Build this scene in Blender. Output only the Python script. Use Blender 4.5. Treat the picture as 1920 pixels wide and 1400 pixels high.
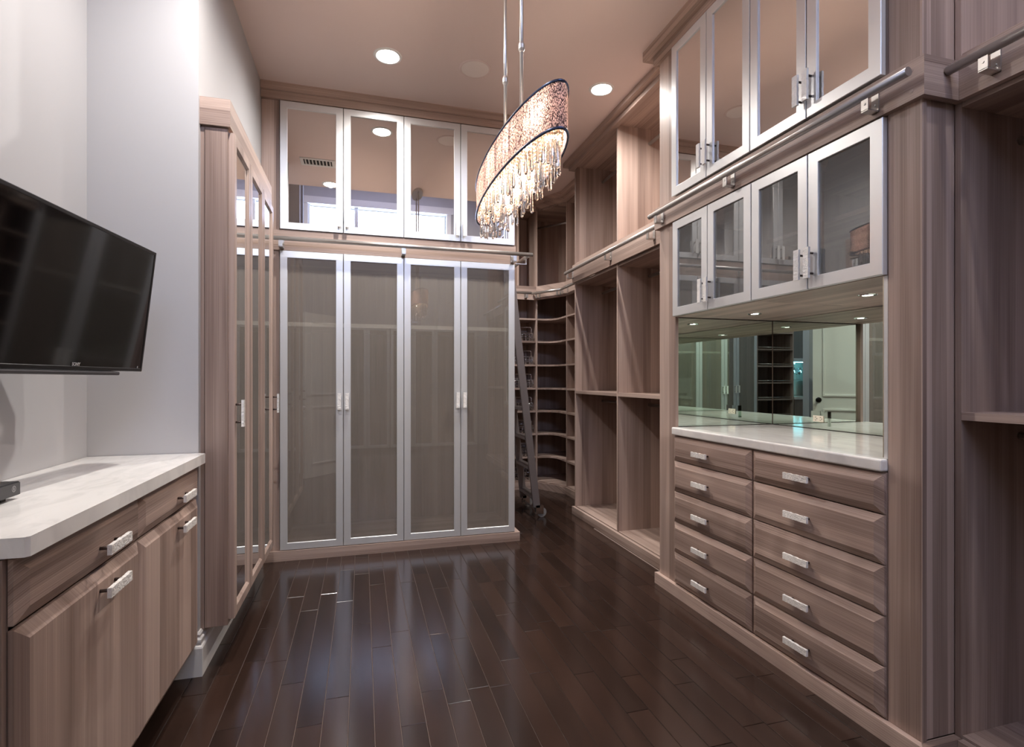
import bpy, bmesh, math, random
from mathutils import Vector, Matrix
random.seed(7)
R = math.radians
for o in list(bpy.data.objects):
    bpy.data.objects.remove(o)
SC = bpy.context.scene
COL = SC.collection

# ------------------------------------------------------------------ camera, world, exposure
cam = bpy.data.cameras.new('camera')
cam.sensor_width = 36.0
cam.lens = 989.94 * 36.0 / 1920.0
cam.shift_y = 10.45 / 1920.0
cam.clip_start = 0.02
camo = bpy.data.objects.new('camera', cam)
COL.objects.link(camo)
camo.location = (0, 0, 1.22)
camo.rotation_euler = (R(90), 0, -0.27649)
SC.camera = camo
W = bpy.data.worlds.new('world')
W.use_nodes = True
W.node_tree.nodes['Background'].inputs[0].default_value = (0.75, 0.85, 1.0, 1)
W.node_tree.nodes['Background'].inputs[1].default_value = 0.3
SC.world = W
SC.view_settings.view_transform = 'Standard'
SC.view_settings.look = 'None'
SC.view_settings.gamma = 1
SC.view_settings.use_curve_mapping = False
SC.view_settings.exposure = 1.32
CAN = 62.0 
BULB = 470.0      # chandelier bulbs
PUCK = 210.0      # small lamps over the drawer top
SKY = 6.0        # cool daylight in the high rear window
SC.cycles.max_bounces = 10
SC.cycles.diffuse_bounces = 5
SC.cycles.glossy_bounces = 6
SC.cycles.transmission_bounces = 6
SC.cycles.transparent_max_bounces = 12
SC.cycles.caustics_reflective = False
SC.cycles.caustics_refractive = False
SC.cycles.sample_clamp_indirect = 6.0

# ------------------------------------------------------------------ materials
def lin(c):
    return tuple(((v / 255) / 12.92 if v / 255 <= 0.04045 else ((v / 255 + 0.055) / 1.055) ** 2.4) for v in c) + (1,)

def newmat(name):
    m = bpy.data.materials.new(name)
    m.use_nodes = True
    nt = m.node_tree
    return m, nt, nt.nodes['Principled BSDF']

def plain(name, rgb, rough=0.5, metal=0.0, coat=0.0, bump=0.0, bscale=200, spec=0.5):
    m, nt, p = newmat(name)
    p.inputs['Base Color'].default_value = lin(rgb)
    p.inputs['Roughness'].default_value = rough
    p.inputs['Metallic'].default_value = metal
    p.inputs['Specular IOR Level'].default_value = spec
    p.inputs['Coat Weight'].default_value = coat
    if bump:
        n = nt.nodes.new('ShaderNodeTexNoise'); n.inputs['Scale'].default_value = bscale
        tc = nt.nodes.new('ShaderNodeTexCoord'); nt.links.new(tc.outputs['Object'], n.inputs['Vector'])
        b = nt.nodes.new('ShaderNodeBump'); b.inputs['Strength'].default_value = bump; b.inputs['Distance'].default_value = 0.003
        nt.links.new(n.outputs['Fac'], b.inputs['Height']); nt.links.new(b.outputs['Normal'], p.inputs['Normal'])
    return m

def math_node(nt, op, a, b=None):
    n = nt.nodes.new('ShaderNodeMath'); n.operation = op
    for i, v in enumerate((a, b)):
        if v is None: continue
        if isinstance(v, (int, float)): n.inputs[i].default_value = v
        else: nt.links.new(v, n.inputs[i])
    return n.outputs[0]

def wood(name, axis, dark, light, rough=0.42, fine=0.9):
    """straight grained veneer, grain along the given local axis"""
    m, nt, p = newmat(name)
    L = nt.links.new
    tc = nt.nodes.new('ShaderNodeTexCoord'); oi = nt.nodes.new('ShaderNodeObjectInfo')
    sp = nt.nodes.new('ShaderNodeSeparateXYZ'); L(tc.outputs['Object'], sp.inputs[0])
    names = 'XYZ'
    al = sp.outputs[names[axis]]
    ac = [sp.outputs[names[i]] for i in range(3) if i != axis]
    off = math_node(nt, 'MULTIPLY', oi.outputs['Random'], 31.0)
    u = math_node(nt, 'ADD', math_node(nt, 'ADD', ac[0], ac[1]), off)
    # broad veneer strips with soft edges
    cmb0 = nt.nodes.new('ShaderNodeCombineXYZ')
    L(math_node(nt, 'MULTIPLY', u, 3.0), cmb0.inputs[0]); L(math_node(nt, 'MULTIPLY', al, 0.25), cmb0.inputs[1])
    wob = nt.nodes.new('ShaderNodeTexNoise'); wob.inputs['Scale'].default_value = 1.0; wob.inputs['Detail'].default_value = 0
    L(cmb0.outputs[0], wob.inputs['Vector'])
    uw = math_node(nt, 'ADD', u, math_node(nt, 'MULTIPLY', wob.outputs['Fac'], 0.03))
    wn = nt.nodes.new('ShaderNodeTexWhiteNoise'); wn.noise_dimensions = '1D'
    L(math_node(nt, 'FLOOR', math_node(nt, 'MULTIPLY', uw, 15.0)), wn.inputs['W'])
    def noise(su, sa, det):
        c = nt.nodes.new('ShaderNodeCombineXYZ')
        L(math_node(nt, 'MULTIPLY', u, su), c.inputs[0]); L(math_node(nt, 'MULTIPLY', al, sa), c.inputs[1])
        n = nt.nodes.new('ShaderNodeTexNoise'); n.inputs['Scale'].default_value = 1.0; n.inputs['Detail'].default_value = det
        L(c.outputs[0], n.inputs['Vector']); return n.outputs['Fac']
    n1 = noise(17.0, 0.7, 2); n2 = noise(340.0, 1.6, 1)
    f = math_node(nt, 'ADD', math_node(nt, 'MULTIPLY', wn.outputs['Value'], 0.40), math_node(nt, 'MULTIPLY', n1, 0.80))
    f = math_node(nt, 'ADD', f, math_node(nt, 'MULTIPLY', n2, fine))
    f = math_node(nt, 'SUBTRACT', f, 0.1 + fine * 0.5)
    mx = nt.nodes.new('ShaderNodeMix'); mx.data_type = 'RGBA'
    L(f, mx.inputs['Factor']); mx.inputs['A'].default_value = lin(dark); mx.inputs['B'].default_value = lin(light)
    L(mx.outputs['Result'], p.inputs['Base Color'])
    p.inputs['Roughness'].default_value = rough
    p.inputs['Specular IOR Level'].default_value = 0.35
    b = nt.nodes.new('ShaderNodeBump'); b.inputs['Strength'].default_value = 0.12; b.inputs['Distance'].default_value = 0.0015
    L(n2, b.inputs['Height']); L(b.outputs['Normal'], p.inputs['Normal'])
    return m

DK, LT = (112, 91, 82), (208, 184, 171)
WX = wood('veneer grain x', 0, DK, LT)
WY = wood('veneer grain y', 1, DK, LT)
WZ = wood('veneer grain z', 2, DK, LT, fine=0.5)

def floor_mat():
    m, nt, p = newmat('espresso plank')
    L = nt.links.new
    tc = nt.nodes.new('ShaderNodeTexCoord'); oi = nt.nodes.new('ShaderNodeObjectInfo')
    mp = nt.nodes.new('ShaderNodeMapping'); mp.inputs['Scale'].default_value = (10, 1.6, 1)
    ad = nt.nodes.new('ShaderNodeVectorMath'); ad.operation = 'ADD'
    sc = nt.nodes.new('ShaderNodeVectorMath'); sc.operation = 'SCALE'; sc.inputs[0].default_value = (13, 29, 3)
    L(oi.outputs['Random'], sc.inputs['Scale']); L(tc.outputs['Object'], ad.inputs[0]); L(sc.outputs[0], ad.inputs[1])
    L(ad.outputs[0], mp.inputs['Vector'])
    n = nt.nodes.new('ShaderNodeTexNoise'); n.inputs['Scale'].default_value = 1.6; n.inputs['Detail'].default_value = 6
    L(mp.outputs[0], n.inputs['Vector'])
    f = math_node(nt, 'ADD', math_node(nt, 'MULTIPLY', n.outputs['Fac'], 0.9), math_node(nt, 'MULTIPLY', oi.outputs['Random'], 0.45))
    f = math_node(nt, 'SUBTRACT', f, 0.2)
    mx = nt.nodes.new('ShaderNodeMix'); mx.data_type = 'RGBA'
    L(f, mx.inputs['Factor']); mx.inputs['A'].default_value = lin((30, 22, 19)); mx.inputs['B'].default_value = lin((60, 43, 36))
    L(mx.outputs['Result'], p.inputs['Base Color'])
    p.inputs['Roughness'].default_value = 0.17
    p.inputs['Specular IOR Level'].default_value = 0.6
    b = nt.nodes.new('ShaderNodeBump'); b.inputs['Strength'].default_value = 0.05; b.inputs['Distance'].default_value = 0.002
    L(n.outputs['Fac'], b.inputs['Height']); L(b.outputs['Normal'], p.inputs['Normal'])
    return m
FLOOR = floor_mat()

def marble_mat():
    m, nt, p = newmat('white marble')
    L = nt.links.new
    tc = nt.nodes.new('ShaderNodeTexCoord')
    mp = nt.nodes.new('ShaderNodeMapping'); mp.inputs['Scale'].default_value = (7.0, 2.4, 2); mp.inputs['Rotation'].default_value = (0, 0, 0.5)
    L(tc.outputs['Object'], mp.inputs['Vector'])
    n = nt.nodes.new('ShaderNodeTexNoise'); n.inputs['Scale'].default_value = 2.4; n.inputs['Detail'].default_value = 8; n.inputs['Distortion'].default_value = 1.2
    L(mp.outputs[0], n.inputs['Vector'])
    r = nt.nodes.new('ShaderNodeValToRGB')
    e = r.color_ramp.elements
    e[0].position = 0.25; e[0].color = lin((220, 217, 214)); e[1].position = 0.55; e[1].color = lin((240, 237, 233))
    L(n.outputs['Fac'], r.inputs[0]); L(r.outputs[0], p.inputs['Base Color'])
    p.inputs['Roughness'].default_value = 0.1
    return m
MARBLE = marble_mat()

def pane_mat(name, rgb, clear, gloss_rough=0.0):
    """frosted grey glass: partly see-through body under a smooth glossy face"""
    m, nt, p = newmat(name)
    L = nt.links.new
    p.inputs['Base Color'].default_value = lin(rgb); p.inputs['Roughness'].default_value = 0.6
    p.inputs['Specular IOR Level'].default_value = 0.0
    t = nt.nodes.new('ShaderNodeBsdfTransparent'); t.inputs[0].default_value = (0.92, 0.93, 0.92, 1)
    mx = nt.nodes.new('ShaderNodeMixShader'); mx.inputs[0].default_value = clear
    L(p.outputs[0], mx.inputs[1]); L(t.outputs[0], mx.inputs[2])
    fr = nt.nodes.new('ShaderNodeFresnel'); fr.inputs['IOR'].default_value = 2.25
    g = nt.nodes.new('ShaderNodeBsdfGlossy'); g.inputs['Roughness'].default_value = gloss_rough
    m2 = nt.nodes.new('ShaderNodeMixShader')
    L(fr.outputs[0], m2.inputs[0]); L(mx.outputs[0], m2.inputs[1]); L(g.outputs[0], m2.inputs[2])
    ge = nt.nodes.new('ShaderNodeNewGeometry'); t2 = nt.nodes.new('ShaderNodeBsdfTransparent')
    m3 = nt.nodes.new('ShaderNodeMixShader')       # the film is on the front face only; the rear face is clear
    L(ge.outputs['Backfacing'], m3.inputs[0]); L(m2.outputs[0], m3.inputs[1]); L(t2.outputs[0], m3.inputs[2])
    L(m3.outputs[0], nt.nodes['Material Output'].inputs['Surface'])
    return m
FROST = pane_mat('frosted grey glass', (152, 143, 133), 0.43)
FROST2 = pane_mat('frosted cool grey glass', (124, 125, 124), 0.38)

def mirror_mat(name, col, rough=0.0):
    m, nt, p = newmat(name)
    p.inputs['Base Color'].default_value = col; p.inputs['Metallic'].default_value = 1; p.inputs['Roughness'].default_value = rough
    return m
GREYMIRROR = mirror_mat('grey mirror glass', (0.86, 0.84, 0.82, 1), 0.0)
MIRROR = mirror_mat('silver mirror', (0.9, 0.91, 0.9, 1))
GREENMIRROR = mirror_mat('greenish mirror', (0.80, 0.90, 0.83, 1))

def emit(name, col, s):
    m, nt, p = newmat(name)
    p.inputs['Base Color'].default_value = (0.8, 0.8, 0.8, 1)
    p.inputs['Emission Color'].default_value = col + (1,); p.inputs['Emission Strength'].default_value = s
    return m
E_CAN = emit('can lamp glow', (1.0, 0.96, 0.91), 14.0)
E_BULB = emit('bulb glow', (1.0, 0.80, 0.64), BULB)
E_PUCK = emit('puck lamp glow', (1.0, 0.94, 0.84), PUCK)
E_SKY = emit('cool sky pane', (0.50, 0.64, 1.0), SKY)

ALU = plain('satin aluminium', (226, 226, 226), 0.36, 0.55)
STEEL = plain('brushed steel', (206, 202, 198), 0.34, 0.9)
DSTEEL = plain('grey painted steel', (136, 128, 126), 0.42, 0.35)
CHROME = plain('chrome', (230, 230, 232), 0.08, 1.0)
POST = plain('dark bronze post', (96, 84, 80), 0.35, 0.8)
HANDLE = plain('seeded white glass', (246, 243, 238), 0.22, 0.0, 0.5, 0.9, 160)
CEIL = plain('taupe ceiling paint', (228, 209, 203), 0.8)
PAINT = plain('pale grey wall paint', (188, 186, 187), 0.75)
WHITE = plain('white trim paint', (230, 228, 226), 0.4)
BLACK = plain('black plastic', (18, 17, 18), 0.32)
SCREEN = plain('black glossy screen', (9, 8, 9), 0.06)
GREYPL = plain('dark grey plastic', (62, 60, 62), 0.4)
LETTER = plain('silver lettering', (170, 168, 168), 0.4)
CREAMPL = plain('cream plastic', (238, 230, 214), 0.4)
DARK = plain('dark slot', (24, 20, 18), 0.7)
GROOVE = plain('subfloor joint', (138, 122, 114), 0.5)
SPK = plain('perforated white grille', (244, 232, 226), 0.7, 0, 0, 0.6, 500)
BLACKIRON = plain('oil rubbed bronze', (22, 16, 14), 0.3, 0.7)
RUBBER = plain('pale rubber', (150, 146, 142), 0.5)
NAVY = plain('dark blue chrome', (84, 96, 128), 0.22, 0.9)

def crystal_mat():
    m, nt, p = newmat('cut crystal')
    p.inputs['Base Color'].default_value = (0.93, 0.96, 1.0, 1)
    p.inputs['Transmission Weight'].default_value = 1.0; p.inputs['Roughness'].default_value = 0.02; p.inputs['IOR'].default_value = 1.52
    return m
CRYSTAL = crystal_mat()

def shade_mat():
    m, nt, p = newmat('twig mesh shade')
    L = nt.links.new
    tc = nt.nodes.new('ShaderNodeTexCoord')
    mp = nt.nodes.new('ShaderNodeMapping'); mp.inputs['Scale'].default_value = (210, 210, 95); L(tc.outputs['Object'], mp.inputs['Vector'])
    ns = nt.nodes.new('ShaderNodeTexNoise'); ns.inputs['Scale'].default_value = 0.9; L(mp.outputs[0], ns.inputs['Vector'])
    ad = nt.nodes.new('ShaderNodeVectorMath'); ad.operation = 'ADD'
    L(mp.outputs[0], ad.inputs[0]); L(ns.outputs['Color'], ad.inputs[1])
    v = nt.nodes.new('ShaderNodeTexVoronoi'); v.feature = 'DISTANCE_TO_EDGE'; v.inputs['Scale'].default_value = 1.0
    L(ad.outputs[0], v.inputs['Vector'])
    r = nt.nodes.new('ShaderNodeValToRGB'); r.color_ramp.elements[0].position = 0.06; r.color_ramp.elements[1].position = 0.18
    L(v.outputs['Distance'], r.inputs[0])
    d = nt.nodes.new('ShaderNodeBsdfDiffuse'); d.inputs[0].default_value = lin((66, 52, 58))
    t = nt.nodes.new('ShaderNodeBsdfTranslucent'); t.inputs[0].default_value = lin((212, 178, 166))
    d2 = nt.nodes.new('ShaderNodeBsdfDiffuse'); d2.inputs[0].default_value = lin((214, 196, 196))
    mx2 = nt.nodes.new('ShaderNodeMixShader'); mx2.inputs[0].default_value = 0.66
    L(t.outputs[0], mx2.inputs[1]); L(d2.outputs[0], mx2.inputs[2])
    mx = nt.nodes.new('ShaderNodeMixShader')
    L(r.outputs[0], mx.inputs[0]); L(d.outputs[0], mx.inputs[1]); L(mx2.outputs[0], mx.inputs[2])
    L(mx.outputs[0], nt.nodes['Material Output'].inputs['Surface'])
    return m
SHADE = shade_mat()
def pearl_mat():
    m, nt, p = newmat('milky glass bead')
    L = nt.links.new
    t = nt.nodes.new('ShaderNodeBsdfTranslucent'); t.inputs[0].default_value = lin((240, 226, 212))
    p.inputs['Base Color'].default_value = lin((236, 226, 214)); p.inputs['Roughness'].default_value = 0.17
    mx = nt.nodes.new('ShaderNodeMixShader'); mx.inputs[0].default_value = 0.5
    L(p.outputs[0], mx.inputs[1]); L(t.outputs[0], mx.inputs[2]); L(mx.outputs[0], nt.nodes['Material Output'].inputs['Surface'])
    return m
PEARL = pearl_mat()

# ------------------------------------------------------------------ builders
WL = {}            # world location of each unrotated object
def reg(o, wloc): WL[o.name] = Vector(wloc); return o
def props(o, label=None, cat=None, group=None, kind=None):
    if label: o['label'] = label
    if cat: o['category'] = cat
    if group: o['group'] = group
    if kind: o['kind'] = kind
    return o
def thing(name, label, cat, loc=(0, 0, 0), group=None, rot=None):
    o = bpy.data.objects.new(name, None); o.empty_display_size = 0.1
    COL.objects.link(o); o.location = loc
    if rot: o.rotation_euler = rot
    reg(o, loc)
    return props(o, label, cat, group)
def link(name, me, parent=None, wloc=(0, 0, 0)):
    """link a mesh at a world position under an unrotated parent"""
    o = bpy.data.objects.new(name, me); COL.objects.link(o)
    if parent is not None:
        o.parent = parent; o.location = Vector(wloc) - WL[parent.name]
    else:
        o.location = wloc
    return reg(o, wloc)
def local(name, me, parent, loc, rot=None):
    """link a mesh in its parent's own frame"""
    o = bpy.data.objects.new(name, me); COL.objects.link(o)
    o.parent = parent; o.location = loc
    if rot: o.rotation_euler = rot
    WL[o.name] = Vector((0, 0, 0))
    return o
def fin(bm, name, mats, smooth=False):
    bmesh.ops.recalc_face_normals(bm, faces=bm.faces[:])
    me = bpy.data.meshes.new(name); bm.to_mesh(me); bm.free()
    for m in (mats if isinstance(mats, (list, tuple)) else [mats]): me.materials.append(m)
    if smooth:
        for p in me.polygons: p.use_smooth = True
    return me
def add_box(bm, x0, x1, y0, y1, z0, z1, mi=0, bev=0):
    vs = [bm.verts.new((x, y, z)) for z in (z0, z1) for y in (y0, y1) for x in (x0, x1)]
    fs = [bm.faces.new([vs[i] for i in q]) for q in ((0, 2, 3, 1), (4, 5, 7, 6), (0, 1, 5, 4), (2, 6, 7, 3), (0, 4, 6, 2), (1, 3, 7, 5))]
    for f in fs: f.material_index = mi
    if bev:
        es = list({e for f in fs for e in f.edges})
        bmesh.ops.bevel(bm, geom=es, offset=bev, segments=2, affect='EDGES', profile=0.5)
CACHE = {}
def box_me(dx, dy, dz, mat, bev=0):
    k = ('box', round(dx, 4), round(dy, 4), round(dz, 4), mat.name, bev)
    if k not in CACHE:
        bm = bmesh.new(); add_box(bm, -dx / 2, dx / 2, -dy / 2, dy / 2, -dz / 2, dz / 2, 0, bev)
        CACHE[k] = fin(bm, 'box', mat)
    return CACHE[k]
def B(name, parent, x0, x1, y0, y1, z0, z1, mat, bev=0):
    return link(name, box_me(x1 - x0, y1 - y0, z1 - z0, mat, bev), parent, ((x0 + x1) / 2, (y0 + y1) / 2, (z0 + z1) / 2))
def add_tube(bm, p0, p1, r, seg=12, mi=0, r1=None):
    p0, p1 = Vector(p0), Vector(p1); d = (p1 - p0).normalized()
    a = d.orthogonal().normalized(); b = d.cross(a)
    r1 = r if r1 is None else r1
    A = [bm.verts.new(p0 + (a * math.cos(2 * math.pi * i / seg) + b * math.sin(2 * math.pi * i / seg)) * r) for i in range(seg)]
    Bv = [bm.verts.new(p1 + (a * math.cos(2 * math.pi * i / seg) + b * math.sin(2 * math.pi * i / seg)) * r1) for i in range(seg)]
    for i in range(seg):
        f = bm.faces.new((A[i], A[(i + 1) % seg], Bv[(i + 1) % seg], Bv[i])); f.smooth = True; f.material_index = mi
    f = bm.faces.new(A[::-1]); f.material_index = mi
    f = bm.faces.new(Bv); f.material_index = mi
def tube(name, parent, p0, p1, r, mat, seg=16):
    c = (Vector(p0) + Vector(p1)) / 2
    bm = bmesh.new(); add_tube(bm, Vector(p0) - c, Vector(p1) - c, r, seg)
    return link(name, fin(bm, name, mat), parent, c)
def prism(name, parent, pts, z0, z1, mat):
    cx = sum(p[0] for p in pts) / len(pts); cy = sum(p[1] for p in pts) / len(pts); cz = (z0 + z1) / 2
    bm = bmesh.new(); n = len(pts)
    lo = [bm.verts.new((p[0] - cx, p[1] - cy, z0 - cz)) for p in pts]; hi = [bm.verts.new((p[0] - cx, p[1] - cy, z1 - cz)) for p in pts]
    bm.faces.new(lo[::-1]); bm.faces.new(hi)
    for i in range(n): bm.faces.new((lo[i], lo[(i + 1) % n], hi[(i + 1) % n], hi[i]))
    return link(name, fin(bm, name, mat), parent, (cx, cy, cz))
def lathe_me(prof, seg, mats, key=None):
    """prof: list of (radius, z, material index)"""
    bm = bmesh.new(); rings = []
    for r, z, mi in prof:
        rings.append([bm.verts.new((r * math.cos(2 * math.pi * i / seg), r * math.sin(2 * math.pi * i / seg), z)) for i in range(seg)] if r > 1e-6 else [bm.verts.new((0, 0, z))])
    for k in range(len(prof) - 1):
        a, b = rings[k], rings[k + 1]
        for i in range(seg):
            j = (i + 1) % seg
            vs = [a[i % len(a)], a[j % len(a)], b[j % len(b)], b[i % len(b)]]
            vs = list(dict.fromkeys(vs))
            if len(vs) > 2:
                f = bm.faces.new(vs); f.material_index = prof[k + 1][2]
    return fin(bm, 'turned', mats)

# ------------------------------------------------------------------ room shell
def S(name, *a, **k):
    o = B(name, None, *a, **k); o['kind'] = 'structure'; return o
CZ = 3.2
S('wall_left', -1.16, -1.04, -0.35, 2.45, 0, 5.0, PAINT)
S('wall_recess', -1.16, -0.65, 2.45, 6.1, 0, 3.3, PAINT)
S('wall_far', -0.65, 2.6, 5.97, 6.1, 0, 3.3, PAINT)
S('wall_right', 2.43, 2.55, -2.15, 6.1, 0, 5.0, PAINT)
S('wall_partition', -2.75, -0.80, -0.35, -0.25, 0, 5.0, PAINT)
S('wall_stub', -1.04, -0.72, 0.80, 0.92, 0, 5.0, PAINT)
S('trim_11', -0.72, -0.695, 0.79, 0.93, 0, 2.12, WHITE)
S('wall_side', -2.75, -2.65, -2.15, -0.35, 0, 5.0, PAINT)
S('ceiling', -1.2, 2.6, 1.9, 6.1, CZ, CZ + 0.1, CEIL)
# sloped part of the ceiling over the entrance
bm = bmesh.new()
v = [bm.verts.new(p) for p in ((-2.8, 1.9, CZ), (2.6, 1.9, CZ), (2.6, -2.2, 4.8), (-2.8, -2.2, 4.8), (-2.8, 1.9, CZ + .1), (2.6, 1.9, CZ + .1), (2.6, -2.2, 4.9), (-2.8, -2.2, 4.9))]
for q in ((0, 1, 2, 3), (4, 7, 6, 5), (0, 4, 5, 1), (1, 5, 6, 2), (2, 6, 7, 3), (3, 7, 4, 0)): bm.faces.new([v[i] for i in q])
o = link('ceiling_slope', fin(bm, 'slope', CEIL)); o['kind'] = 'structure'
# near wall with the high window opening
WX0, WX1, WZ0, WZ1 = -0.9, 1.5, 3.62, 4.25
S('wall_near', -2.75, 2.55, -2.15, -2.05, 0, WZ0, PAINT)
S('wall_near_top', -2.75, 2.55, -2.15, -2.05, WZ1, 5.0, PAINT)
S('wall_near_left', -2.75, WX0, -2.15, -2.05, WZ0, WZ1, PAINT)
S('wall_near_right', WX1, 2.55, -2.15, -2.05, WZ0, WZ1, PAINT)
win = thing('window_1', None, None, (0.3, -2.05, WZ0)); win['kind'] = 'structure'
bm = bmesh.new()
for a in ((WX0 - .08, WX1 + .08, -2.05, -2.02, WZ0 - .08, WZ0), (WX0 - .12, WX1 + .12, -2.05, -2.0, WZ1, WZ1 + .12),
          (WX0 - .08, WX0, -2.05, -2.02, WZ0, WZ1), (WX1, WX1 + .08, -2.05, -2.02, WZ0, WZ1)): add_box(bm, *a)
link('window_frame', fin(bm, 'frame', WHITE), win)
for i in range(3):
    w = (WX1 - WX0) / 3
    B('pane', win, WX0 + i * w + .03, WX0 + (i + 1) * w - .03, -2.12, -2.11, WZ0 + .03, WZ1 - .03, E_SKY)
    B('mullion', win, WX0 + i * w - .03, WX0 + i * w + .03, -2.13, -2.06, WZ0, WZ1, WHITE)

# floor: subfloor slab, planks above it
fl = S('floor', -2.75, 2.55, -2.15, 6.1, -0.06, -0.0045, GROOVE)
PW, G = 0.0889, 0.0009
def plank_bm(bm, x0, x1, y0, y1, cx=0, cy=0):
    b = 0.0013; z0, zt = -0.0045, 0.0
    lo = [bm.verts.new((x - cx, y - cy, z0)) for x, y in ((x0, y0), (x1, y0), (x1, y1), (x0, y1))]
    mi = [bm.verts.new((x - cx, y - cy, zt - b)) for x, y in ((x0, y0), (x1, y0), (x1, y1), (x0, y1))]
    hi = [bm.verts.new((x - cx, y - cy, zt)) for x, y in ((x0 + b, y0 + b), (x1 - b, y0 + b), (x1 - b, y1 - b), (x0 + b, y1 - b))]
    for i in range(4):
        j = (i + 1) % 4
        bm.faces.new((lo[i], lo[j], mi[j], mi[i])); bm.faces.new((mi[i], mi[j], hi[j], hi[i]))
    bm.faces.new(hi)
rest = bmesh.new()
row = -30
while True:
    x0 = -0.047 + row * PW; row += 1
    if x0 > 2.4: break
    if x0 < -2.65: continue
    x1 = x0 + PW
    y = -2.05 - random.random()
    while y < 5.9:
        ln = random.choice((0.3, 0.45, 0.6, 0.75, 0.9, 1.1)) + random.random() * 0.12
        ya, yb = max(y, -2.05), min(y + ln, 5.95); y += ln
        if yb - ya < 0.04: continue
        back = 5.75 if x1 > 1.05 else 3.86
        vis = yb > 0.75 and ya < back and -0.95 < x0 < 2.1 and (x1 < 1.75 or yb > 2.75) and (x1 < 1.86 or yb > 4.4)
        if vis:
            cx, cy = (x0 + x1) / 2, (ya + yb) / 2
            b = bmesh.new(); plank_bm(b, x0 + G, x1 - G, ya + G, yb - G, cx, cy)
            link('plank', fin(b, 'plank', FLOOR), fl, (cx, cy, 0))
        elif ya < 0.8:
            plank_bm(rest, x0 + G, x1 - G, ya + G, yb - G)
o = link('plank_field', fin(rest, 'plank_field', FLOOR), fl); o['kind'] = 'stuff'

# white moulded baseboard at the foot of the left wall corner
def moulding(name, path, prof, mat, kind='structure', parent=None):
    """sweep a profile of (out, z) along a horizontal polyline; out is to the right of travel"""
    bm = bmesh.new(); rings = []
    veneer = mat in (WX, WY)
    n = len(path)
    for i, p in enumerate(path):
        p = Vector(p)
        d0 = (Vector(path[i]) - Vector(path[i - 1])).normalized() if i else None
        d1 = (Vector(path[i + 1]) - p).normalized() if i < n - 1 else None
        r0 = Vector((d0.y, -d0.x)) if d0 else None
        r1 = Vector((d1.y, -d1.x)) if d1 else None
        if r0 and r1:
            m = (r0 + r1).normalized(); m = m / max(0.2, m.dot(r0))
        else: m = r0 or r1
        rings.append([bm.verts.new((p.x + m.x * o, p.y + m.y * o, z)) for o, z in prof])
    k = len(prof)
    for i in range(n - 1):
        dv = Vector(path[i + 1]) - Vector(path[i])
        for j in range(k):
            f = bm.faces.new((rings[i][j], rings[i][(j + 1) % k], rings[i + 1][(j + 1) % k], rings[i + 1][j]))
            if veneer: f.material_index = 0 if abs(dv.x) > abs(dv.y) else 1
    bm.faces.new(rings[0][::-1]); bm.faces.new(rings[-1])
    o = link(name, fin(bm, name, [WX, WY] if veneer else mat), parent)
    if kind: o['kind'] = kind
    return o
BPROF = [(0, 0), (0.019, 0), (0.019, 0.115), (0.016, 0.122), (0.010, 0.126), (0.013, 0.138), (0.013, 0.148), (0.006, 0.156), (0.009, 0.168), (0.004, 0.178), (0, 0.178)]
moulding('baseboard_left', [(-0.65, 3.84), (-0.65, 2.45), (-0.80, 2.45)][::-1], BPROF, WHITE)

# ------------------------------------------------------------------ shared hardware
def handle_me(ln, vertical):
    """textured glass bar on two posts; local -y is out"""
    k = ('handle', ln, vertical)
    if k in CACHE: return CACHE[k]
    bm = bmesh.new(); w = 0.0125
    nx = 14; rng = random.Random(3)
    # bar with an uneven chipped outline
    def P(t, s, y): return (s, y, t) if vertical else (t, y, s)
    rows = []
    for i in range(nx + 1):
        t = -ln / 2 + ln * i / nx; jl, jr = rng.uniform(-.0009, .0009), rng.uniform(-.0009, .0009)
        rows.append([bm.verts.new(P(t, -w + jl, -.024)), bm.verts.new(P(t, w + jr, -.024)), bm.verts.new(P(t, w + jr, -.034 + rng.uniform(-.0006, .0006))), bm.verts.new(P(t, -w + jl, -.034 + rng.uniform(-.0006, .0006)))])
    for i in range(nx):
        for j in range(4): bm.faces.new((rows[i][j], rows[i][(j + 1) % 4], rows[i + 1][(j + 1) % 4], rows[i + 1][j]))
    bm.faces.new(rows[0]); bm.faces.new(rows[-1][::-1])
    for s in (-1, 1):
        a = Vector(P(s * ln * 0.33, 0, 0)); b = Vector(P(s * ln * 0.33, 0, -.025))
        add_tube(bm, a, b, 0.0045, 8, 1)
    CACHE[k] = fin(bm, 'handle', [HANDLE, POST]); return CACHE[k]

def frame_me(w, h, fw, th, mat, lip=0.002, inner=0.0):
    """mitred door frame, local x across, z up, front at y=-th; optional inner chamfer"""
    k = ('frame', round(w, 4), round(h, 4), fw, th, mat.name, inner)
    if k in CACHE: return CACHE[k]
    bm = bmesh.new()
    def ring(dx, y): return [bm.verts.new((sx * (w / 2 - dx), y, sz * (h / 2 - dx))) for sx, sz in ((-1, -1), (1, -1), (1, 1), (-1, 1))]
    rs = [ring(fw, 0), ring(0, 0), ring(0, -th + lip), ring(lip, -th)]
    if inner: rs += [ring(fw - inner, -th), ring(fw, -th + inner * 0.7)]
    else: rs += [ring(fw - lip, -th), ring(fw, -th + lip)]
    rs.append(rs[0])
    for a, b in zip(rs, rs[1:]):
        for i in range(4): bm.faces.new((a[i], a[(i + 1) % 4], b[(i + 1) % 4], b[i]))
    CACHE[k] = fin(bm, 'door', mat); return CACHE[k]

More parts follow.
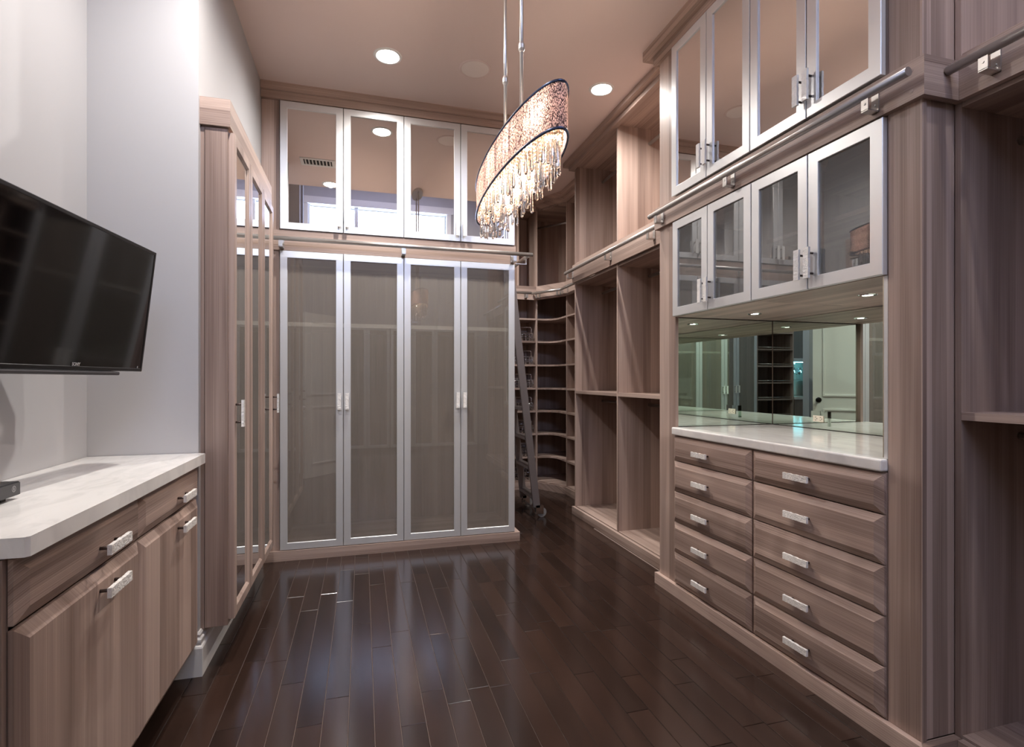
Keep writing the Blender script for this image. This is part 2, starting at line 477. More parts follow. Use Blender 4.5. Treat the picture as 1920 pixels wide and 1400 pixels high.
def glass_door(parent, u, v, w, h, plane, axis, pane, hside=None, hz=None, hlen=0.12, fw=0.05, fmat=None, name='door', inner=0.0, th=0.02, hw=None):
    """door on thing; axis '-y', '-x' or '+x' = facing; (u,v) world centre along the run and height; plane = world position of the back of the frame"""
    rz = {'-y': 0.0, '-x': R(-90), '+x': R(90)}[axis]
    loc = Vector((u, plane, v)) if axis == '-y' else Vector((plane, u, v))
    d = bpy.data.objects.new(name, frame_me(w, h, fw, th, fmat or ALU, inner=inner)); COL.objects.link(d)
    d.parent = parent; d.location = loc - WL[parent.name]; d.rotation_euler = (0, 0, rz)
    local('pane', box_me(w - 2 * fw + .006, 0.005, h - 2 * fw + .006, pane), d, (0, -th * 0.5, 0))
    if hside:
        s = {'-y': 1, '-x': -1, '+x': 1}[axis] * hside
        local('handle', handle_me(hlen, True), d, (s * (w / 2 - (hw or fw * 0.5)), -th, hz - v))
    return d

def drawer_me(w, h, grain):
    k = ('drawer', round(w, 4), round(h, 4), grain.name)
    if k in CACHE: return CACHE[k]
    bm = bmesh.new()
    def ring(dx, y): return [bm.verts.new((sx * (w / 2 - dx), y, sz * (h / 2 - dx))) for sx, sz in ((-1, -1), (1, -1), (1, 1), (-1, 1))]
    rs = [ring(0, 0), ring(0, -.009), ring(.0275, -.022)]
    for a, b in zip(rs, rs[1:]):
        for i in range(4): bm.faces.new((a[i], a[(i + 1) % 4], b[(i + 1) % 4], b[i]))
    bm.faces.new(rs[0][::-1]); bm.faces.new(rs[-1])
    CACHE[k] = fin(bm, 'front', grain); return CACHE[k]

def slab_front(parent, name, u, v, w, h, plane, axis, grain, hz=None, hu=None, hlen=0.122):
    rz = {'-x': R(-90), '+x': R(90)}[axis]
    d = bpy.data.objects.new(name, drawer_me(w, h, grain)); COL.objects.link(d)
    d.parent = parent; d.location = Vector((plane, u, v)) - WL[parent.name]; d.rotation_euler = (0, 0, rz)
    sgn = {'-x': -1, '+x': 1}[axis]
    local('handle', handle_me(hlen, False), d, (sgn * ((hu if hu is not None else u) - u), -.022, (hz if hz is not None else v) - v))
    return d

def carcass(t, x0, x1, y0, y1, z0, z1, open_face, th=0.018, back=True, mat_v=None):
    """open box of panels; open_face '-y', '-x', '+x'"""
    m = mat_v or WZ
    if open_face == '-y':
        B('side_panel', t, x0, x0 + th, y0, y1, z0, z1, m); B('side_panel', t, x1 - th, x1, y0, y1, z0, z1, m)
        B('bottom_panel', t, x0 + th, x1 - th, y0, y1, z0, z0 + th, WX); B('top_panel', t, x0 + th, x1 - th, y0, y1, z1 - th, z1, WX)
        if back: B('back_panel', t, x0 + th, x1 - th, y1 - .01, y1, z0 + th, z1 - th, m)
    else:
        B('side_panel', t, x0, x1, y0, y0 + th, z0, z1, m); B('side_panel', t, x0, x1, y1 - th, y1, z0, z1, m)
        B('bottom_panel', t, x0, x1, y0 + th, y1 - th, z0, z0 + th, WY); B('top_panel', t, x0, x1, y0 + th, y1 - th, z1 - th, z1, WY)
        if back:
            bx = (x1 - .01, x1) if open_face == '-x' else (x0, x0 + .01)
            B('back_panel', t, bx[0], bx[1], y0 + th, y1 - th, z0 + th, z1 - th, m)

def rail(label, p0, p1, brackets, wall_dir, group='brushed steel ladder rails', r=0.0145):
    """tube with U-shaped brackets; wall_dir = unit vector from rail to the fascia, length = gap"""
    p0, p1, wd = Vector(p0), Vector(p1), Vector(wall_dir)
    t = thing('ladder_rail', label, 'rail', (p0 + p1) / 2, group)
    tube('tube', t, p0, p1, r, STEEL, 20)
    d = (p1 - p0).normalized()
    for s in brackets:
        c = p0 + (p1 - p0) * s
        bm = bmesh.new()
        M = Matrix((tuple(wd.normalized()) + (0,), tuple(d) + (0,), (0, 0, 1, 0), (0, 0, 0, 1))).transposed()
        g = wd.length; z1 = -r * 0.8
        add_box(bm, -.004, .001, -.013, .013, -.052, z1); add_box(bm, -.004, g, -.013, .013, -.055, -.050); add_box(bm, g - .004, g, -.013, .013, -.055, .02)
        add_tube(bm, (g - .008, 0, -.03), (g - .004, 0, -.03), .004, 8); add_tube(bm, (-.006, 0, -.03), (-.004, 0, -.03), .004, 8)
        bm.transform(M)
        link('bracket', fin(bm, 'bracket', STEEL), t, c)
    return t

# ------------------------------------------------------------------ facing wardrobe wall (peninsula)
PY, PD = 3.85, 4.42
xs = [-0.533, -0.125, 0.286, 0.696, 1.110]
def pen_units(z0, z1, pane, hz, labels, cat, name, group, shelf):
    for i in range(2):
        xa, xb = xs[2 * i], xs[2 * i + 2]
        t = thing(name, labels[i], cat, ((xa + xb) / 2, 4.13, z0), group)
        carcass(t, xa, xb, PY, PD, z0, z1, '-y')
        if shelf:
            s = B('shelf', t, xa + .018, xb - .018, PY + .03, PD - .01, shelf - .012, shelf + .012, WX)
            B('edge_strip', t, xa + .018, xb - .018, PY + .004, PY + .03, shelf - .013, shelf + .013, CREAMPL)
        for k in range(2):
            a, b = xs[2 * i + k], xs[2 * i + k + 1]
            glass_door(t, (a + b) / 2, (z0 + z1) / 2, b - a - .004, z1 - z0 - .006, PY - .001, '-y', pane, 1 if k == 0 else -1, hz, hlen=.118 if shelf is None else .112, fw=0.047)
pen_units(0.067, 2.087, FROST, 1.068, ['tall frosted glass wardrobe nearer the mirrored side cabinet', 'tall frosted glass wardrobe whose door edge meets the ladder aisle'], 'wardrobe', 'tall_wardrobe', 'tall frosted glass wardrobes', 1.594)
pen_units(2.226, 3.094, GREYMIRROR, 2.322, ['high mirrored cabinet reflecting the ceiling vent, over the first wardrobe', 'high mirrored cabinet partly behind the hanging chandelier'], 'cabinet', 'high_cabinet', 'high mirrored cabinets', None)
t = thing('filler_post', 'narrow wood filler post between recess wall and tall wardrobes', 'panel', (-.6, PY, 0))
B('stile', t, -0.648, -0.537, PY, PY + .02, 0.067, 3.12, WZ)
S('baseboard_wardrobe', -0.648, 1.146, 3.82, 4.44, 0, 0.066, WX)
S('trim_1', -0.648, 1.118, 3.836, PY + .3, 2.088, 2.224, WX)
moulding('trim_2', [(-0.648, 3.85), (1.118, 3.85), (1.118, 4.42)], [(0, 3.096), (0.024, 3.096), (0.024, 3.147), (0.042, 3.147), (0.042, 3.2), (0, 3.2)], WX)
rail('steel ladder rail across the tall wardrobes below the mirrored doors', (-0.60, 3.765, 2.150), (1.228, 3.765, 2.150), (0.045, 0.482, 0.925), (0, 0.071, 0))
rail('short steel ladder rail on the wardrobe flank holding the ladder', (1.205, 3.79, 2.150), (1.205, 4.42, 2.150), (0.12, 0.8), (-0.087, 0, 0))

# ------------------------------------------------------------------ mirrored cabinet on the left wall
CX = -0.547; CY0 = 2.487; cw = 0.343; CY1 = CY0 + 3 * cw
t = thing('mirror_cabinet', 'shallow wood cabinet with three tall mirrored doors on left wall', 'cabinet', (-0.6, 3.0, 0.18))
B('side_panel', t, -0.633, CX, CY0 - .012, CY0 + .006, 0.18, 2.275, WZ)
B('side_panel', t, -0.633, CX, CY1 - .012, CY1 + .006, 0.18, 2.275, WZ)
B('filler_strip', t, -0.65, -0.636, CY0 - .008, CY0 + .01, 0.176, 2.275, WZ)
B('back_panel', t, -0.649, -0.637, CY0 + .012, CY1 - .013, 0.19, 2.275, WZ)
B('bottom_panel', t, -0.633, CX, CY0 + .007, CY1 - .013, 0.18, 0.198, WY)
cor = moulding('cornice', [(-0.655, CY0 - .022), (CX + .012, CY0 - .022), (CX + .012, CY1 + .008)][::-1], [(0, 2.282), (.03, 2.282), (.03, 2.397), (0, 2.397)], WY, None, t)
B('top_panel', t, -0.649, CX, CY0, CY1, 2.262, 2.284, WY)
for k in range(3):
    y = CY0 + cw * (k + .5)
    glass_door(t, y, (0.2 + 2.268) / 2, cw - .003, 2.268 - 0.2, CX, '+x', MIRROR, {0: -1, 2: 1}.get(k), 1.073, hlen=.115, fw=0.052, fmat=WZ, name='mirror_door', inner=0.012, th=0.024, hw=.02)

# ------------------------------------------------------------------ left counter and base cabinets
t = thing('countertop', 'white marble countertop below the wall television', 'countertop', (-.83, 1.84, .874), None)
bm = bmesh.new()
pts = [(-1.038, 1.236), (-.627, 1.236), (-.620, 1.243), (-.620, 2.43), (-.648, 2.447), (-1.038, 2.447)]
prism('slab', t, pts, .876, .915, MARBLE)
ys = [(1.253, 1.838), (1.842, 2.425)]
lab = ['base cabinet with drawer over door, nearest the camera', 'base cabinet with drawer over door, beside the recess wall']
for i, (a, b) in enumerate(ys):
    t = thing('base_cabinet', lab[i], 'cabinet', (-.85, (a + b) / 2, .12), 'base cabinets under the marble counter')
    carcass(t, -1.035, -.664, a - .001 - (.012 if i == 0 else 0), b + .001, .12, .872, '+x')
    m = (a + b) / 2
    slab_front(t, 'drawer', m, .804, b - a, .130, -.662, '+x', WX, .79, m + .07 if i else m + .07, .125)
    slab_front(t, 'door', m, .432, b - a, .596, -.662, '+x', WZ, .682, m + .07, .125)
    if i == 0: B('end_panel', t, -1.036, -.668, a - .026, a - .014, 0.0, .872, WZ)
S('trim_3', -1.03, -0.78, 1.25, 2.44, 0.0, 0.118, DARK)

# media box
t = thing('media_box', 'small dark grey media box standing on marble counter', 'electronics', (-.93, 1.56, .915))
bx = local('body', box_me(.17, .28, .036, BLACK, .004), t, (0.0, -.05, .0265))
local('front_panel', box_me(.003, .268, .03, GREYPL), t, (.0862, -.05, .0265))
bm = bmesh.new()
N = 24
for i in range(N):
    a0, a1 = 2 * math.pi * i / N, 2 * math.pi * (i + 1) / N
    bm.faces.new([bm.verts.new((0, r * math.cos(a), r * math.sin(a))) for r, a in ((.0062, a0), (.0078, a0), (.0078, a1), (.0062, a1))])
for q in (((-.0018, .004), (.0018, .004), (.0018, -.004), (-.0018, -.004)),):
    bm.faces.new([bm.verts.new((0, a, b)) for a, b in q])
local('ring_emblem', fin(bm, 'emblem', LETTER), t, (.0882, .058, .029))
for sx in (-.06, .06):
    for sy in (-.15, .05): local('foot', box_me(.02, .02, .0085, BLACK), t, (sx, sy, .00425))

# television on an arm
a, tl = R(5.9), R(6.5)
u = Vector((math.sin(a), math.cos(a), 0)); n = Vector((math.cos(a), -math.sin(a), 0))
vv = Vector((0, 0, 1)) * math.cos(tl) + n * math.sin(tl); wv = n * math.cos(tl) - Vector((0, 0, 1)) * math.sin(tl)
TW, TH = 0.742, 0.429
TR = Vector((-0.7088, 2.17, 1.6724))
ctr = TR - u * TW / 2 - vv * TH / 2
tv = thing('television', 'black flat screen television tilted on wall arm above counter', 'television', (0, 0, 0))
tv.matrix_world = Matrix((tuple(u) + (0,), tuple(-wv) + (0,), tuple(vv) + (0,), (0, 0, 0, 1))).transposed()
tv.location = ctr
local('bezel', frame_me(TW, TH, .012, .012, BLACK), tv, (0, .012, 0))
local('screen', box_me(TW - .022, .004, TH - .022, SCREEN), tv, (0, .0035, 0))
local('back_cover', box_me(TW - .01, .03, TH - .01, BLACK, .008), tv, (0, .0275, 0))
local('stand_bar', box_me(TW * .78, .045, .012, GREYPL, .004), tv, (-.06, .02, -TH / 2 - .008))
fc = bpy.data.curves.new('logo', 'FONT'); fc.body = 'SONY'; fc.size = .0135; fc.align_x = 'CENTER'; fc.extrude = .0003
fc.materials.append(LETTER)
o = bpy.data.objects.new('logo_lettering', fc); COL.objects.link(o); o.parent = tv; o.location = (0, -.0006, -TH / 2 + .0125); o.rotation_euler = (R(90), 0, 0)
fc.offset = 0.0003
me = bpy.data.meshes.new_from_object(o); bpy.data.objects.remove(o)
local('logo_lettering', me, tv, (0, -.0006, -TH / 2 + .0125), (R(90), 0, 0))
local('power_light', box_me(.004, .001, .007, LETTER), tv, (TW / 2 - .035, -.0004, -TH / 2 + .016))
local('mount_plate', box_me(.2, .02, .2, GREYPL), tv, (0, .052, 0))
Mi = tv.matrix_world.inverted()
w0 = Vector((-1.04, 1.78, ctr.z)); 
bm = bmesh.new()
Mi = (Matrix.Translation(ctr) @ Matrix((tuple(u) + (0,), tuple(-wv) + (0,), tuple(vv) + (0,), (0, 0, 0, 1))).transposed()).inverted()
e = Vector((-.9, 2.0, ctr.z)); m0 = ctr - wv * .06
for p, q in ((w0 + Vector((.02, 0, 0)), e), (e, m0)): add_tube(bm, Mi @ p, Mi @ q, .016, 10)
add_tube(bm, Mi @ (w0 + Vector((0, 0, 0))), Mi @ (w0 + Vector((.025, 0, 0))), .06, 16)
local('wall_arm', fin(bm, 'arm', BLACK), tv, (0, 0, 0))

# ------------------------------------------------------------------ right tower
TX = 1.712; TB = 2.42
Y0, Y1 = 1.372, 2.632
t = thing('end_post', 'wood end post and side panel of glass tower beside the shadowy near closet', 'panel', (2.0, 1.3, .064))
B('post', t, TX, TX + .02, 1.258, Y0, .064, 3.11, WZ, .0015)
B('side_panel', t, TX + .024, TB, 1.266, 1.284, .064, 3.11, WZ)
B('edge_strip', t, TX + .0205, TX + .0235, 1.262, 1.28, .064, 3.11, WZ)
t = thing('end_post', 'wood end post and side panel between glass tower and double hang closet', 'panel', (2.0, 2.75, .064))
B('post', t, TX, TX + .02, Y1, 2.797, .064, 3.11, WZ, .0015)
B('side_panel', t, TX + .021, TB, 2.779, 2.797, .064, 3.11, WZ)
moulding('baseboard_right', [(TB, 2.79), (TX, 2.79), (TX, 1.262), (1.855, 1.262)], [(0, 0), (0.024, 0), (0.024, 0.064), (0, 0.064)][::-1], WY).location.z = 0
FA = [(0, 2.112), (0.022, 2.112), (0.022, 2.238), (0, 2.238)]
f1 = moulding('trim_4', [(1.855, 2.797), (TX, 2.797), (TX, 1.258), (1.86, 1.258)], FA[::-1], WY)
moulding('trim_5', [(1.90, 2.797), (TX, 2.797), (TX, 1.258), (2.3, 1.258)], [(0, 3.098), (0.026, 3.098), (0.026, 3.142), (0.072, 3.142), (0.072, 3.2), (0, 3.2)], WY)
for z in (2.14, 2.205):
    o = tube('screw_cap', f1, (TX - .0235, 1.276, z), (TX - .021, 1.276, z), .006, WY, 10)
dy = (Y1 - Y0) / 4
LBL = {('up', 0): 'high mirrored tower cabinet with two doors nearest the camera', ('up', 1): 'high mirrored tower cabinet with two doors, next to the open closets',
       ('lo', 0): 'frosted glass tower cabinet showing the chandelier reflection, over mirror niche', ('lo', 1): 'frosted glass tower cabinet over mirror niche, next to the open closets'}
for kind, z0, z1, pane, hz, nm, grp in (('up', 2.246, 3.096, GREYMIRROR, 2.362, 'high_cabinet', 'mirrored tower cabinets'), ('lo', 1.572, 2.108, FROST2, 1.672, 'wall_cabinet', 'frosted tower cabinets')):
    for i in range(2):
        a, b = Y0 + 2 * dy * i, Y0 + 2 * dy * (i + 1)
        t = thing(nm, LBL[(kind, i)], 'cabinet', (2.05, (a + b) / 2, z0), grp)
        carcass(t, TX, TB - .02, a + .001, b - .001, z0, z1, '-x')
        if kind == 'lo': B('shelf', t, TX + .05, TB - .03, a + .019, b - .019, 1.83, 1.848, WY)
        for k in range(2):
            ya = a + dy * k
            glass_door(t, ya + dy / 2, (z0 + z1) / 2, dy - .004, z1 - z0 - .004, TX - .008 if kind == 'up' else TX - .001, '-x', pane, 1 if k == 0 else -1, hz, hlen=.12, fw=.048, hw=.022)
rail('thick steel ladder rail in front of the glass tower', (1.645, 1.251, 2.183), (1.645, 2.80, 2.183), (0.095, 0.56, 0.955), (0.045, 0, 0))

# drawers
zb = [.071, .245, .416, .588, .760, .900]
for i, (a, b, lb) in enumerate(((1.375, 2.000, 'wood drawer chest with five drawers, beside the end post nearest the camera'), (2.006, 2.628, 'wood drawer chest with five drawers, next to the double hang closet'))):
    t = thing('drawer_chest', lb, 'drawers', (2.0, (a + b) / 2, .066), 'five drawer chests under marble')
    carcass(t, TX, TB - .02, a - .001, b + .001, .066, .903, '-x')
    for k in range(5):
        z0, z1 = zb[k] + .0025, zb[k + 1] - .0025
        slab_front(t, 'drawer', (a + b) / 2, (z0 + z1) / 2, b - a - .004, z1 - z0, TX - .001, '-x', WX, (z0 + z1) / 2 - .003, (a + b) / 2 + .03, .12)
t = thing('countertop', 'white marble top over the ten drawers inside mirror niche', 'countertop', (2.0, 2.0, .905))
bm = bmesh.new(); add_box(bm, -.345, .345, -.629, .629, -.021, .021, 0, .006)
link('slab', fin(bm, 'slab', MARBLE), t, (2.030, 2.003, .927))
# mirrors of the niche
NX = 2.395
def mirror(label, x0, x1, y0, y1, z0, z1):
    t = thing('niche_mirror', label, 'mirror', ((x0 + x1) / 2, (y0 + y1) / 2, z0), 'niche mirrors')
    B('glass', t, x0, x1, y0, y1, z0, z1, GREENMIRROR); return t
mirror('wide mirror across the back of the marble niche behind outlet', NX, NX + .005, 1.396, 2.648, .9495, 1.570)
mirror('mirror on the niche side facing the camera, left of the corner seam', TX + .03, NX - .004, 2.650, 2.655, .9495, 1.570)
mirror('mirror on the near side of the niche seen edge on as a pale strip', TX + .004, NX - .004, 1.388, 1.393, .9495, 1.570)
t = thing('niche_lining', 'wood lining around the niche mirrors with pale front edge', 'panel', (2.41, 2.0, .95))
B('panel', t, 2.402, 2.42, 1.29, 2.77, .949, 1.571, WZ); B('panel', t, TX + .03, 2.395, 2.657, 2.675, .949, 1.571, WZ); B('panel', t, TX + .021, 2.395, 1.374, 1.387, .949, 1.571, WZ)
B('edge_strip', t, TX + .001, TX + .005, 1.373, 1.387, .949, 1.571, ALU)
t = thing('outlet', 'duplex power outlet on a mirrored plate in the niche', 'outlet', (NX - .003, 2.3, 1.0))
B('plate', t, NX - .012, NX - .0005, 2.245, 2.362, .966, 1.046, GREENMIRROR)
rc = B('receptacle', t, NX - .016, NX - .012, 2.268, 2.336, .988, 1.022, CREAMPL, .001)
for yy in (2.286, 2.318):
    for dzz, hh in ((.008, .0022), (-.008, .0022)): B('slot', rc, NX - .0168, NX - .0155, yy - .004, yy + .004, 1.005 + dzz - hh / 2, 1.005 + dzz + hh / 2, DARK)
    B('slot', rc, NX - .0168, NX - .0155, yy - .0105, yy - .0065, 1.003, 1.007, DARK)
# puck lamps
puck = lathe_me([(0, -.001, 1), (.021, -.001, 1), (.024, -.004, 0), (.034, -.004, 0), (.036, 0, 0), (.036, .002, 0)], 24, [CHROME, E_PUCK])
for (x, y), lb in (((2.030, 1.715), 'small lit puck lamp in niche soffit nearest the camera'), ((2.030, 2.375), 'small lit puck lamp in niche soffit near the corner seam')):
    t = thing('puck_lamp', lb, 'lamp', (x, y, 1.5715), 'niche puck lamps')
    local('lamp_body', puck, t, (0, 0, 0))

# ------------------------------------------------------------------ open hanging closets right of the aisle (far bay pair)
def open_closet(name, label, x0, ylist, z0, z1, shelves, rods, near_panel=True, group=None, far_panel=True, xb=2.428):
    t = thing(name, label, 'closet', ((x0 + xb) / 2, (ylist[0] + ylist[-1]) / 2, z0), group)
    for i, y in enumerate(ylist):
        if i == 0 and not near_panel: continue
        if i == len(ylist) - 1 and not far_panel: continue
        B('side_panel' if i in (0, len(ylist) - 1) else 'partition', t, x0, xb - .013, y - .0095, y + .0095, z0, z1, WZ, .0012)
    for a, b in zip(ylist, ylist[1:]):
        a, b = a + .010, b - .010
        B('back_panel', t, xb - .012, xb, a, b, z0, z1, WZ)
        B('bottom_panel', t, x0 + .004, xb - .013, a, b, z0, z0 + .018, WY)
        B('top_panel', t, x0 + .004, xb - .013, a, b, z1 - .018, z1, WY)
        for s in shelves: B('shelf', t, x0, xb - .013, a, b, s - .0125, s + .0125, WY)
        for rx, rz in rods:
            ro = tube('rod', t, (rx, a, rz), (rx, b, rz), .013, STEEL, 12)
    return t
MXF = 1.860
open_closet('hanging_closet', 'open double hang closet with two bays beside glass tower', MXF, [2.808, 3.632, 4.455], .052, 2.09, [1.102], [(2.13, 2.01), (2.13, 1.02)])
open_closet('high_closet', 'open high closet compartments above the double hang bays', MXF, [2.808, 3.632, 4.455], 2.252, 3.158, [], [(2.13, 3.03)])
S('baseboard_closet', 1.834, 1.858, 2.80, 4.470, 0, .066, WY)
S('trim_6', 1.838, 1.8595, 2.80, 4.470, 2.092, 2.250, WY)
moulding('trim_7', [(2.07, 4.467), (1.86, 4.467), (1.86, 2.80)], [(0, 3.122), (0.04, 3.122), (0.04, 3.16), (0.082, 3.16), (0.082, 3.2), (0, 3.2)], WY)
rail('steel ladder rail along the two bay open closet', (1.790, 2.83, 2.186), (1.790, 4.52, 2.186), (0.14, 0.51, 0.965), (0.048, 0, 0))

# near open closet
open_closet('hanging_closet', 'open shadowy double hang closet at the near end of the right wall', MXF, [-0.24, 1.253], .052, 2.115, [1.100], [(2.13, 2.02), (2.13, 1.03)])
open_closet('high_closet', 'open high compartment above the shadowy near closet', MXF, [-0.24, 1.253], 2.252, 3.198, [], [(2.13, 3.05)])
S('baseboard_near', 1.834, 1.858, -0.25, 1.236, 0, .064, WY)
S('trim_8', 1.838, 1.8595, -0.25, 1.235, 2.112, 2.250, WY)
rail('steel ladder rail on the near closet at the edge of the glass tower', (1.785, -0.2, 2.195), (1.785, 1.232, 2.195), (0.3, 0.93), (0.053, 0, 0))

# ------------------------------------------------------------------ far corner: basket bay, corner shelves, return shelves
LV = [.085, .347, .603, .857, 1.112, 1.372, 1.634, 1.887]
FY, RX = 5.60, 2.085
t = thing('basket_cabinet', 'tall open cabinet of shelves with wire baskets behind ladder', 'cabinet', (1.55, 5.78, 0))
B('side_panel', t, 1.866, 1.884, FY, 5.94, 0, 3.11, WZ)
B('side_panel', t, 1.206, 1.224, FY, 5.94, 0, 3.11, WZ)
B('partition', t, 1.651, 1.669, FY, 5.94, 2.25, 3.11, WZ)
B('back_panel', t, 1.226, 1.864, 5.942, 5.96, 0.07, 3.11, WZ)
for z in LV: B('shelf', t, 1.225, 1.865, FY + .002, 5.94, z - .009, z + .009, WX)
B('upper_floor', t, 1.225, 1.865, FY + .002, 5.94, 2.23, 2.25, WX); B('top_panel', t, 1.225, 1.865, FY + .002, 5.94, 3.09, 3.11, WX)

def basket_me():
    bm = bmesh.new(); w, d, h, hb = .29, .27, .085, .15
    r = .0030
    def bar(p, q, rr=r): add_tube(bm, p, q, rr, 6)
    for z in (0, .03, .058, h):
        rr = .0048 if z == h else r
        bar((-w, 0, z), (w, 0, z), rr); bar((-w, d, z), (w, d, z), rr); bar((-w, 0, z), (-w, d, z), rr); bar((w, 0, z), (w, d, z), rr)
    for i in range(15):
        x = -w + 2 * w * i / 14
        bar((x, 0, 0), (x, 0, h)); bar((x, d, 0), (x, d, h)); bar((x, 0, 0), (x, d, 0))
    for i in range(1, 6):
        y = d * i / 6
        bar((-w, y, 0), (-w, y, h)); bar((w, y, 0), (w, y, h))
    # raised handle rail with a curved drop at each end
    bar((-w + .06, 0, hb), (w - .03, 0, hb), .0055)
    for s in (-1, 1):
        e = w - .06 if s < 0 else w - .03
        bar((s * (w - .02), 0, h), (s * (w - .02), 0, hb - .012), .0045); bar((s * e, 0, hb), (s * (w - .02), 0, hb - .012), .0055)
    return fin(bm, 'basket', CHROME)
BM = basket_me()
RANK = ['lowest', 'second lowest', 'third lowest', 'middle', 'third highest', 'second highest', 'topmost']
for k in range(7):
    o = link('wire_basket', BM, None, (1.545, FY + .012, LV[k] + .0125))
    props(o, 'steel wire basket on the %s basket shelf behind ladder' % RANK[k], 'basket', 'wire baskets behind the ladder')

t = thing('corner_shelves', 'tall corner shelf unit with curved shelf fronts', 'shelf', (2.2, 5.6, 0))
arc = [(1.886, FY)] + [(1.965 + (RX - 1.965) * math.sin(a), 5.43 + (FY - 5.43) * math.cos(a)) for a in [R(0), R(22), R(45), R(68), R(90)]] + [(RX, 5.242)]
poly = arc + [(2.424, 5.242), (2.424, 5.94), (1.886, 5.94)]
for z in LV[1:]: prism('shelf', t, poly, z - .009, z + .009, WX)
prism('bottom_panel', t, [(1.886, FY), (RX, 5.242), (2.424, 5.242), (2.424, 5.94), (1.886, 5.94)], .055, .085, WX)
for z in (2.24, 3.10): prism('high_shelf', t, [(1.886, FY), (RX, 5.242), (2.424, 5.242), (2.424, 5.94), (1.886, 5.94)], z - .01, z + .01, WX)
B('side_panel', t, RX, 2.424, 5.222, 5.240, 0, 3.11, WZ)
B('back_panel', t, 1.886, 2.41, 5.942, 5.96, .07, 3.11, WZ)
B('back_panel', t, 2.412, 2.427, 5.242, 5.94, .086, 3.09, WZ)
tube('rod', t, (1.95, 5.90, 2.98), (2.40, 5.30, 2.98), .012, STEEL, 12)
t = thing('return_shelves', 'narrow shelf unit between corner shelves and open closet', 'shelf', (2.25, 4.85, 0))
for z in LV[1:]: B('shelf', t, RX, 2.41, 4.467, 5.220, z - .009, z + .009, WY)
B('bottom_panel', t, RX, 2.41, 4.467, 5.220, .055, .085, WY)
for z in (2.24, 3.10): B('high_shelf', t, RX, 2.41, 4.467, 5.220, z - .01, z + .01, WY)
B('back_panel', t, 2.412, 2.427, 4.467, 5.220, .07, 3.11, WZ)
tube('rod', t, (2.2, 4.47, 2.98), (2.2, 5.22, 2.98), .012, STEEL, 12)
run = [(1.206, FY), (1.875, FY), (RX, 5.232), (RX, 4.468)]
moulding('baseboard_far', run, [(0, 0), (0.014, 0), (0.014, 0.075), (0, 0.075)], WX)
moulding('trim_9', run, [(0, 2.10), (0.02, 2.10), (0.02, 2.25), (0, 2.25)], WX)
moulding('trim_10', run, [(0, 3.10), (0.03, 3.10), (0.03, 3.15), (0.07, 3.15), (0.07, 3.2), (0, 3.2)], WX)
rail('short steel ladder rail over the basket shelves', (1.25, 5.525, 2.165), (1.79, 5.525, 2.165), (0.2, 0.9), (0, 0.055, 0))
dd = Vector((RX - 1.875, 5.232 - FY, 0)).normalized(); nn = Vector((-dd.y, dd.x, 0)) * -1
if nn.x > 0: nn = -nn
pa = Vector((1.875, FY, 2.165)) + nn * .075; pb = Vector((RX, 5.232, 2.165)) + nn * .075
rail('short slanting steel ladder rail over the corner shelves', pa, pb, (0.15, 0.85), -nn * .055)
rail('short steel ladder rail over the narrow return shelves', (2.01, 5.20, 2.165), (2.01, 4.50, 2.165), (0.08, 0.9), (0.055, 0, 0))

# ------------------------------------------------------------------ rolling ladder leaning on the wardrobe flank
t = thing('rolling_ladder', 'grey steel rolling library ladder leaning in the aisle', 'ladder', (1.48, 4.65, 0))
X0, SL = 1.500, -0.1165
def lx(z): return X0 + SL * z
tilt = math.atan(SL)
LA, LB = 4.45, 4.85
for y in (LA, LB):
    bm = bmesh.new()
    zt, zb_ = 2.22, .085
    for z in (zb_, zt): pass
    vs = []
    for z in (zb_, zt):
        for dx, dyy in ((-.031, -.012), (.031, -.012), (.031, .012), (-.031, .012)): vs.append(bm.verts.new((lx(z) + dx - 1.37, dyy, z - 1.15)))
    for q in ((0, 1, 2, 3), (4, 7, 6, 5), (0, 4, 5, 1), (1, 5, 6, 2), (2, 6, 7, 3), (3, 7, 4, 0)): bm.faces.new([vs[i] for i in q])
    link('stile', fin(bm, 'stile', DSTEEL), t, (1.37, y, 1.15))
    # hook over the rail
    bm = bmesh.new()
    add_tube(bm, (lx(2.19), y, 2.17), (lx(2.19), y, 2.215), .008, 8); add_tube(bm, (lx(2.19), y, 2.215), (lx(2.19) - .06, y, 2.2), .008, 8); add_tube(bm, (lx(2.19) - .06, y, 2.2), (lx(2.19) - .075, y, 2.15), .008, 8)
    link('hook', fin(bm, 'hook', STEEL), t)
    # wheel in a fork
    bm = bmesh.new()
    wx = lx(0.05) + .035
    add_tube(bm, (wx, y - .028, .043), (wx, y - .004, .043), .043, 24)
    w_ = link('wheel', fin(bm, 'wheel', RUBBER), t)
    bm = bmesh.new(); add_tube(bm, (wx, y - .03, .043), (wx, y - .0, .043), .016, 16)
    link('hub', fin(bm, 'hub', CHROME), w_)
    bm = bmesh.new()
    add_box(bm, wx - .055, wx + .014, y - .036, y - .031, .03, .105); add_box(bm, wx - .055, wx + .014, y - .0005, y + .004, .03, .105); add_box(bm, wx - .06, wx - .02, y - .036, y + .006, .085, .105)
    link('fork', fin(bm, 'fork', CHROME), t)
for i in range(8):
    z = .17 + i * .262
    bm = bmesh.new(); add_box(bm, -.038, .038, LA + .012 - 4.65, LB - .012 - 4.65, -.012, .012, 0, .003)
    link('rung', fin(bm, 'rung', DSTEEL), t, (lx(z), 4.65, z))
tube('axle_bar', t, (lx(.06) + .005, LA - .02, .05), (lx(.06) + .005, LB, .05), .008, DSTEEL, 10)

